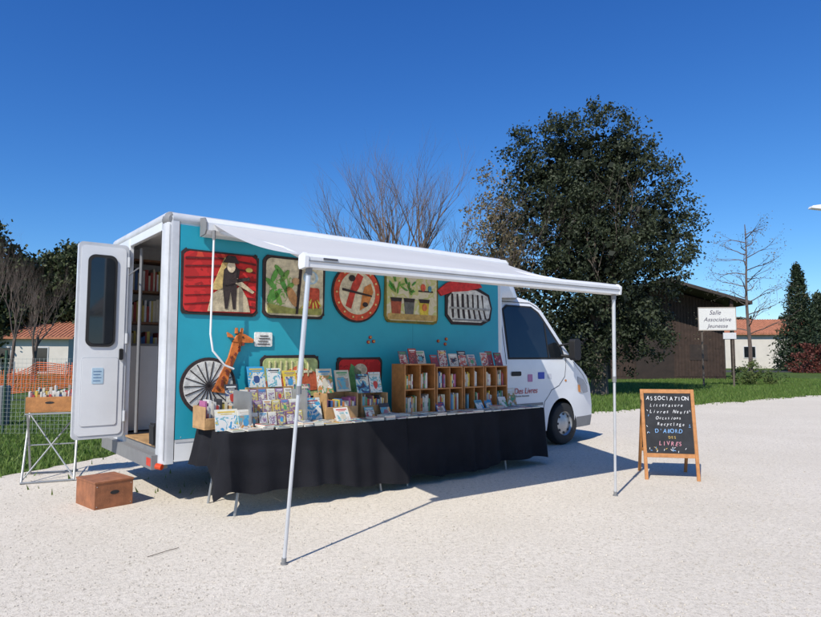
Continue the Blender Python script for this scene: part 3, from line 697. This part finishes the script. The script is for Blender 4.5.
# ------------------------------------------------------------ chalkboard
cb=empty('chalkboard_sign',(3.146,7.57,0),R(-10.9))
fp=empty('front_panel',(0,0,0),0,cb,rx=R(-10.5))
b=B()
for x in(-.315,.275): b.box(x,x+.04,-.0,.022,0,1.10,wood2)
b.box(-.275,.275,.002,.020,1.05,1.10,wood2); b.box(-.275,.275,.002,.020,.27,.32,wood2)
b.box(-.272,.272,.006,.016,.32,1.05,chalk); b.done('frame',fp,bevel=.003)
bp_=empty('back_panel',(0,.40,0),0,cb,rx=R(10.5)); bp_.location=(0,.62,0)
bp_.rotation_euler=(math.atan2(.40,1.08),0,0)
b=B()
for x in(-.30,.262): b.box(x,x+.038,-.022,.0,0,1.13,wood2)
b.box(-.262,.262,-.018,-.002,.30,.345,wood2); b.box(-.262,.262,-.018,-.002,1.07,1.12,wood2); b.box(-.26,.26,-.014,-.006,.345,1.07,chalk); b.done('frame',bp_,bevel=.003)
wh=C(.7,.7,.7); 
for s_,z,sz,cc,x_,ls in(("ASSOCIATION",.965,.064,wh,0,.1),("Litterature",.885,.050,wh,-.02,.3),("Livres Neufs",.805,.054,wh,.01,.3),("Occasions",.73,.046,wh,0,.3),("Recyclage",.655,.050,wh,.02,.3),("D'ABORD",.565,.062,C(.2,.4,.7),-.01,.1),("DES",.50,.042,C(.6,.4,.1),.03,0),("LIVRES",.415,.064,C(.6,.25,.3),0,.2)):
    n=len(s_); adv=sz*.72; x=x_-adv*(n-1)/2
    for ch in s_:
        if ch!=' ': text('chalk_letter',ch,(x,.0035,z+random.uniform(-.004,.004)),sz*random.uniform(1.0,1.15),cc,fp,roll=random.uniform(-8,8),shear=ls+random.uniform(-.1,.1),sx=random.uniform(.75,.92))
        x+=adv
b=B()
for k in range(26):
    x=random.uniform(-.25,.25); z=random.choice([random.uniform(.34,.39),random.uniform(.34,1.02)]); x=x if z<.39 else random.choice([-1,1])*random.uniform(.22,.255)
    a=random.random()*3; b.prism(ell(x,z,.014,.003,6,a),.003,.007,random.choice([wh,C(.6,.4,.1),C(.2,.4,.7)]))
b.done('chalk_marks',fp)

bx=empty('wooden_step_box',(-3.06,6.13,0),math.atan2(.27,.24))
b=B(); b.box(0,.37,0,.46,.0,.25,redbox); b.box(-.006,.376,-.006,.466,.25,.268,redbox); 
b.prism(ell(.19,.15,.045,.02,14),-.0025,.001,rubber); 
for x,z in((.02,.03),(.35,.03),(.02,.22),(.35,.22)): b.prism(ell(x,z,.005,.005,8),-.003,.001,steel)
b.done('box',bx,bevel=.006)
st=empty('folding_stand',(-4.42,7.75,0),R(25))
b=B()
for x in(-.27,.27):
    b.tube([(x,-.34,.01),(x,.20,.80)],.013,legm,8); b.tube([(x*.93,.34,.01),(x*.93,-.20,.80)],.013,legm,8)
for y,z in((-.34,.02),(.34,.02),(.2,.8),(-.2,.8)): b.tube([(-.28,y,z),(.28,y,z)],.011,legm,8)
b.tube([(-.27,-.31,.04),(.27,.18,.78)],.009,legm,8); b.tube([(.27,-.31,.04),(-.27,.18,.78)],.009,legm,8)
b.tube([(-.25,.0,.41),(.25,.0,.41)],.008,legm,8)
b.tube([(.27,-.05,.80),(.36,-.12,1.08)],.012,legm,8)
b.done('legs',st)
b=B(); crate(b,-.28,.22,-.17,.17,.815,1.0,wood2,.014,1); b.prism(ell(-.03,.93,.05,.014,12),-.1725,-.169,rubber); b.done('crate',st,bevel=.003)
b=B(); spines(b,-.26,.2,-.14,.83,.24,.12,pal=PAL[:4]*2+BR); spines(b,-.2,.2,.0,.85,.28,.12,pal=PAL[:4]*2+BR); b.done('books',st)

# ------------------------------------------------------------ trees
def branch(b,p,dr,L,r,depth,maxd,mat,nch,spread,tips,curve=.18,upb=.15):
    n=4 if depth<maxd else 2; pts=[p.copy()]; d_=dr.copy(); rs=[r]
    for i in range(n):
        d_=(d_+Vector((random.gauss(0,curve),random.gauss(0,curve),random.gauss(0,curve)+upb*.3))).normalized()
        pts.append(pts[-1]+d_*L/n); rs.append(r*(1-.5*(i+1)/n))
    b.tube(pts,rs,mat,7 if depth==0 else (5 if depth<2 else 3))
    if depth>=maxd: tips.append(pts[-1]); return
    for k in range(nch):
        t=random.uniform(.35,1) if k else 1; idx=min(n,max(1,int(round(t*n)))); q=pts[idx]
        side=Vector((random.gauss(0,1),random.gauss(0,1),random.gauss(0,.6))).normalized()
        nd=(d_+side*spread+Vector((0,0,upb))).normalized()
        branch(b,q,nd,L*random.uniform(.55,.82),rs[idx]*random.uniform(.5,.75),depth+1,maxd,mat,nch,spread,tips,curve,upb)
def tree_e(name,x,y): return empty(name,(x,y,0))
oak=tree_e('holm_oak_tree',7.25,24)
bl=[(-1.1,.2,9.9,1.3),(.4,-.3,10.2,1.2),(-2.2,.3,8.9,1.2),(1.6,0,8.7,1.35),(2.75,.2,7.3,1.05),(0,0,8.1,1.8),(-2.05,-.3,7.1,1.6),(1.7,-.5,6.1,1.6),(-.6,-.6,5.5,1.9),(-2.9,.2,5.9,.95),(.2,-.6,3.9,1.7),(-2.0,-.2,3.9,1.4),(2.2,0,4.3,1.15),(1.2,-.3,2.4,1.3),(-.7,-.4,2.2,1.3),(-2.2,0,2.3,1.1),(2.3,.4,2.4,.8),(.2,0,11.3,.5),(-1.15,.1,11.25,.45),(.95,0,11.1,.4),(-3.05,0,9.8,.55),(3.6,.1,7.7,.5),(-3.3,0,8.2,.55),(2.75,0,9.2,.5),(3.2,0,5.9,.7),(3.4,0,6.7,.5),(0,1.2,6.5,2),(0,1,9,1.6),(-3.7,.3,6.8,.5),(-3.5,.2,4.8,.7),(-2.9,.1,10.6,.25),(3.9,0,7.1,.3),(3.3,0,8.5,.3),(1.9,0,10.2,.4)]
bl=[(x*.97,y,z*.965,r) for x,y,z,r in bl]
P=clumps(bl,22,82,.38,(.55,1.16))
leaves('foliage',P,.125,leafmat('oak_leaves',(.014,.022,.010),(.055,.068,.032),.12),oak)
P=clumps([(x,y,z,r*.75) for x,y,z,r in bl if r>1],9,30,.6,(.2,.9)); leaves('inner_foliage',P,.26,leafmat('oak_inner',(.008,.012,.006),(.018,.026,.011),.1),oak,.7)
b=B(); tips=[]
b.tube([(0,0,-.1),(.05,0,1.2),(-.05,0,2.6)],[.35,.28,.24],bark,10)
for k in range(6):
    a=k*1.05; branch(b,Vector((0,0,2.2+.15*k)),Vector((math.cos(a)*.45,math.sin(a)*.45,1)).normalized(),2.4,.15,1,4,bark,3,.5,tips)
b.done('trunk',oak)
tn=tree_e('budding_tree',3.15,23)
bl=[(0,0,7.6,.75),(-.35,0,6.6,.8),(.3,.1,6.5,.85),(0,.2,5.6,1.0),(.55,0,5.0,.8),(-.1,0,8.3,.35),(.0,0,4.4,1.1),(-.5,0,5.2,.6)]
leaves('foliage',clumps(bl,30,34,.34),.11,leafmat('tan_leaves',(.09,.075,.035),(.28,.23,.13),.25),tn)
b=B(); tips=[]; branch(b,Vector((0,0,0)),Vector((0,0,1)),3.2,.14,0,4,bark,4,.5,tips,.1,.35); b.done('trunk',tn)
bt=tree_e('bare_tree',-.35,22); b=B(); tips=[]; random.seed(11)
b.tube([(0,0,0),(0,0,2.6)],[.16,.13],barkb,8)
for k in range(9):
    a=k*2.4; sp=.4+.7*(k%3)/2; branch(b,Vector((0,0,2.5+.05*k)),Vector((math.cos(a)*sp*1.3,math.sin(a)*sp,1)).normalized(),2.65,.115,1,5,barkb,4,.45,tips,.11,.14)
b.done('branches',bt)
sb=tree_e('slim_tree',18.0,33); b=B(); tips=[]; random.seed(5)
pts=[Vector((.05*math.sin(i),0,i*.95)) for i in range(10)]; b.tube(pts,[.12-.011*i for i in range(10)],barkb,7)
for i in range(26):
    z=2.6+5.6*i/26; a=i*2.3; branch(b,Vector((0,0,z)),Vector((math.cos(a),math.sin(a)*.8,.35)).normalized(),1.5*(1-.45*i/26),.035,2,4,barkb,3,.5,tips,.15,.05)
b.done('branches',sb)
leaves('foliage',np.concatenate([np.array([tuple(t)])+rng.normal(size=(4,3))*.12 for t in tips]),.08,leafmat('slim_leaves',(.1,.09,.05),(.2,.17,.1)),sb)
def conifer(x,y,h,r):
    e=tree_e('conifer_tree',x,y); out=[]
    for i in range(46):
        t=i/46; z=h*(.08+.9*t); rad=r*(1-t)**.85*(.8+.4*random.random()); k=int(7+10*(1-t))
        for j in range(k):
            a=random.random()*6.28; L=rad*random.uniform(.7,1.1)
            for q in (.35,.6,.8,1): out.append(np.array([math.cos(a)*L*q,math.sin(a)*L*q,z-.25*L*q])+rng.normal(size=(6,3))*.16)
    leaves('foliage',np.concatenate(out),.3,leafmat('needles',(.012,.024,.012),(.04,.06,.025),.1),e,.35)
    b=B(); b.tube([(0,0,0),(0,0,h)],[.2,.03],bark,7); b.done('trunk',e)
conifer(37.6,60,10.6,2.6); conifer(41.5,63,8,2.2)
def treeline(name,segs,c1,c2,size,dens=7,per=40):
    bl=[]
    for (xa,ya,xb,yb,h,n) in segs:
        for i in range(n):
            t=random.random(); hh=h*random.uniform(.7,1.05); x=xa+(xb-xa)*t; y=ya+(yb-ya)*t+random.uniform(-2,2); r=random.uniform(1.6,2.8)
            z=r*.6
            while z<hh: bl.append((x+random.uniform(-.8,.8),y,z,r)); z+=r*.9; r*=.88
    leaves(name,clumps(bl,dens,per,.8,(.6,1.05)),size,leafmat(name+'_leaves',c1,c2,.15),None,.7)
random.seed(3)
treeline('tree_line',[(-60,56,-34,52,12.0,22),(-37,55,-26,58,11.5,14),(-30,60,-18,66,9.5,14),(-22,62,10,75,4.5,10)],(.02,.034,.012),(.075,.09,.035),.36,7,46)
treeline('background_trees',[(52,105,120,95,8,24),(10,95,52,110,5.5,18),(-140,90,-60,70,12,20)],(.03,.045,.02),(.09,.11,.05),.8,4,24)
random.seed(21)
for (x,y,h) in((-24.5,38,3.4),(-21.8,36,2.6),(-27,40,3.6)):
    e=tree_e('bare_tree',x,y); b=B(); tips=[]; branch(b,Vector((0,0,0)),Vector((0,0,1)),h,.14,0,5,barkb,4,.5,tips,.1,.25); b.done('branches',e)
hed=[(34+1.2*i,54,1.0,1.05,1.5) for i in range(6)]
leaves('red_hedge',clumps(hed,30,30,.35),.2,leafmat('red_hedge_leaves',(.10,.025,.02),(.2,.07,.05)),None)
hed=[(41+1.3*i,53.5,.9,1.1,1.3) for i in range(16)]
leaves('green_hedge',clumps(hed,26,30,.35),.2,leafmat('green_hedge_leaves',(.03,.05,.015),(.09,.12,.04)),None)
hed=[(16.8+.7*i,31.5+.3*i,.35,.45,.4) for i in range(4)]+[(17.6,32.5,.7,.6)]
leaves('shrub',clumps(hed,60,34,.22),.11,leafmat('shrub_leaves',(.05,.08,.02),(.14,.17,.05)),None)

# ------------------------------------------------------------ buildings
tile=M('clay_roof_tiles',(.38,.15,.08),.85,.3,3,bump=.4,bscale=12)
plaster=M('plaster',(.62,.57,.5),.9,.06,1.2)
darkroof=M('dark_roof',(.045,.035,.03),.85,.3,2,bump=.4,bscale=8)
bw=M('barn_boards',(.042,.025,.018),.85,.35,3)
def house(name,x,y,rz,W,Dp,he,hr,wall,roofm,ov=.5,wins=()):
    e=empty(name,(x,y,0),rz); b=B(); b.box(-W/2,W/2,0,Dp,0,he,wall)
    b.prism([(0,he),(Dp,he),(Dp/2,hr-.12)],-W/2,W/2,wall,'x'); b.done('walls',e,smooth=False)
    b=B(); s=(hr-he)/(Dp/2); th=.16
    b.prism([(-ov,he-ov*s),(Dp/2,hr),(Dp+ov,he-ov*s),(Dp+ov,he-ov*s+th),(Dp/2,hr+th),(-ov,he-ov*s+th)],-W/2-ov,W/2+ov,roofm,'x')
    k=int((W+2*ov)/.3)
    for i in range(k):
        xx=-W/2-ov+.15+i*.3; b.tube([(xx,-ov,he-ov*s+th),(xx,Dp/2,hr+th)],.07,roofm,6)
    b.done('roof',e,smooth=False)
    b=B()
    for (xa,xb,za,zb) in wins: 
        b.box(xa,xb,-.05,-.003,za,zb,C(.55,.55,.55)); b.box(xa+.08,xb-.08,-.06,-.051,za+.08,zb-.08,glass)
    if wins: b.done('windows',e)
    return e
house('tiled_house',-35,50,R(8),14,8,3.0,4.3,plaster,tile,wins=((-3,-1.8,1,2.2),(1.5,2.7,1,2.2),(4.5,5.5,.1,2.2)))
house('tiled_house',48,72,R(-6),22,9,4.1,5.8,plaster,tile,wins=((-9,-7.6,1.2,2.6),(-4,-2.6,1.2,2.6),(2,3.5,1.2,2.6)))
e=empty('timber_barn',(15.9,40,0),R(-4))
b=B(); b.prism([(-4.2,0),(4.2,0),(4.2,4.75),(0,5.95),(-4.2,4.75)],0,12,bw)
for i in range(43): 
    x=-4.15+.195*i; zt=4.7+(1.2)*(1-abs(x)/4.2); b.box(x,x+.155,-.025,-.0,.15,zt,bw)
b.box(-1.4,1.0,-.05,-.026,.0,2.5,M('barn_door',(.025,.016,.012),.8,.3,3)); b.box(2.0,3.1,-.05,-.026,1.2,2.2,M('shutter',(.03,.02,.016),.8,.3,3))
b.done('walls',e,smooth=False)
b=B(); b.prism([(-5.0,4.6),(0,6.08),(5.0,4.6),(5.0,4.78),(0,6.3),(-5.0,4.78)],-2.2,12.6,darkroof)
for x in(-3.9,3.9): b.box(x-.09,x+.09,-1.9,-1.72,0,4.9,bw)
b.done('roof',e,smooth=False)
b=B()
for i in range(26):
    z=.2+i*.175
    b.box(4.2,4.23,.1,11.9,z,z+.15,bw)
b.done('side_cladding',e,smooth=False)
sg=empty('village_hall_sign',(14.85,30,0),R(-6)); b=B()
b.box(-.85,.85,-.03,.0,2.74,3.80,C(.66,.65,.62)); 
for x0,x1,z0,z1 in((-.87,.87,3.80,3.84),(-.87,.87,2.70,2.74),(-.88,-.85,2.70,3.84),(.85,.88,2.70,3.84)): b.box(x0,x1,-.04,.015,z0,z1,C(.35,.3,.25))
b.box(.25,.85,-.03,0,2.3,2.6,C(.6,.6,.6))
for x in(-.7,.7): b.tube([(x,.05,0),(x,.05,3.8)],.045,bark,8)
b.done('panel_and_posts',sg)
ink=C(.05,.04,.08)
text('lettering',"Salle",(-.1,-.034,3.48),.30,ink,sg,shear=.3); text('lettering',"Associative",(0,-.034,3.15),.28,ink,sg,shear=.3); text('lettering',"Jeunesse",(0,-.034,2.84),.27,ink,sg,shear=.3)
sp=empty('street_lamp',(17.9,25,0)); b=B(); b.tube([(0,0,0),(0,0,5),(0,0,7.6)],[.09,.06,.05],legm,10); b.tube([(0,0,7.5),(-.5,0,7.62),(-1.0,0,7.6)],[.035,.03,.03],legm,8)
b.prism([(-1.55,7.5),(-.8,7.42),(-.75,7.55),(-.95,7.68),(-1.5,7.6)],-.14,.14,alu); b.done('pole_and_head',sp,bevel=.02)
fn=empty('wire_fence',(-7.75,11.9,0),R(3)); b=B(); fm=M('galvanised_wire',(.36,.39,.36),.5,.1,8,metal=.3)
for i in range(150):
    x=-6+.08*i; b.tube([(x,0,.02),(x,0,1.45)],.0026,fm,3)
for j in range(19): b.tube([(-6,.004,.03+.078*j),(6,.004,.03+.078*j)],.0026,fm,3)
b.done('mesh',fn,smooth=False)
b=B(); gp=M('green_post',(.04,.09,.05),.5)
for i in range(7): b.tube([(-6+2*i,.03,0),(-6+2*i,.03,1.6)],.025,gp,8)
b.done('posts',fn)
nf=empty('orange_safety_net',(-12.2,20.5,0),R(-12)); on=C(.62,.13,.03)
b=B()
for j in range(14):
    b.tube([(-3+.5*i,.15*math.sin(i*1.3+j*.2),.05+j*.075*(1-.35*abs(math.sin(i*.5)))+.10*i*.5) for i in range(13)],.016,on,4)
for i in range(60): 
    x=-3+.1*i; k=x+3; z0=.05+.2*k*.5; b.tube([(x,.1*math.sin(k*2.6),z0),(x,.1*math.sin(k*2.6+.3),z0+.8)],.012,on,3)
for x in(-3,-1,1,3): b.tube([(x,0,0),(x,0,1.3)],.02,steel,6)
b.done('net_and_stakes',nf,smooth=False)
b=B(); b.prism(rr(-.18,.18,.0,.85,.03),-.15,.15,greyp); o=b.done('litter_bin',bevel=.02); o.location=(-8.9,13.5,0)
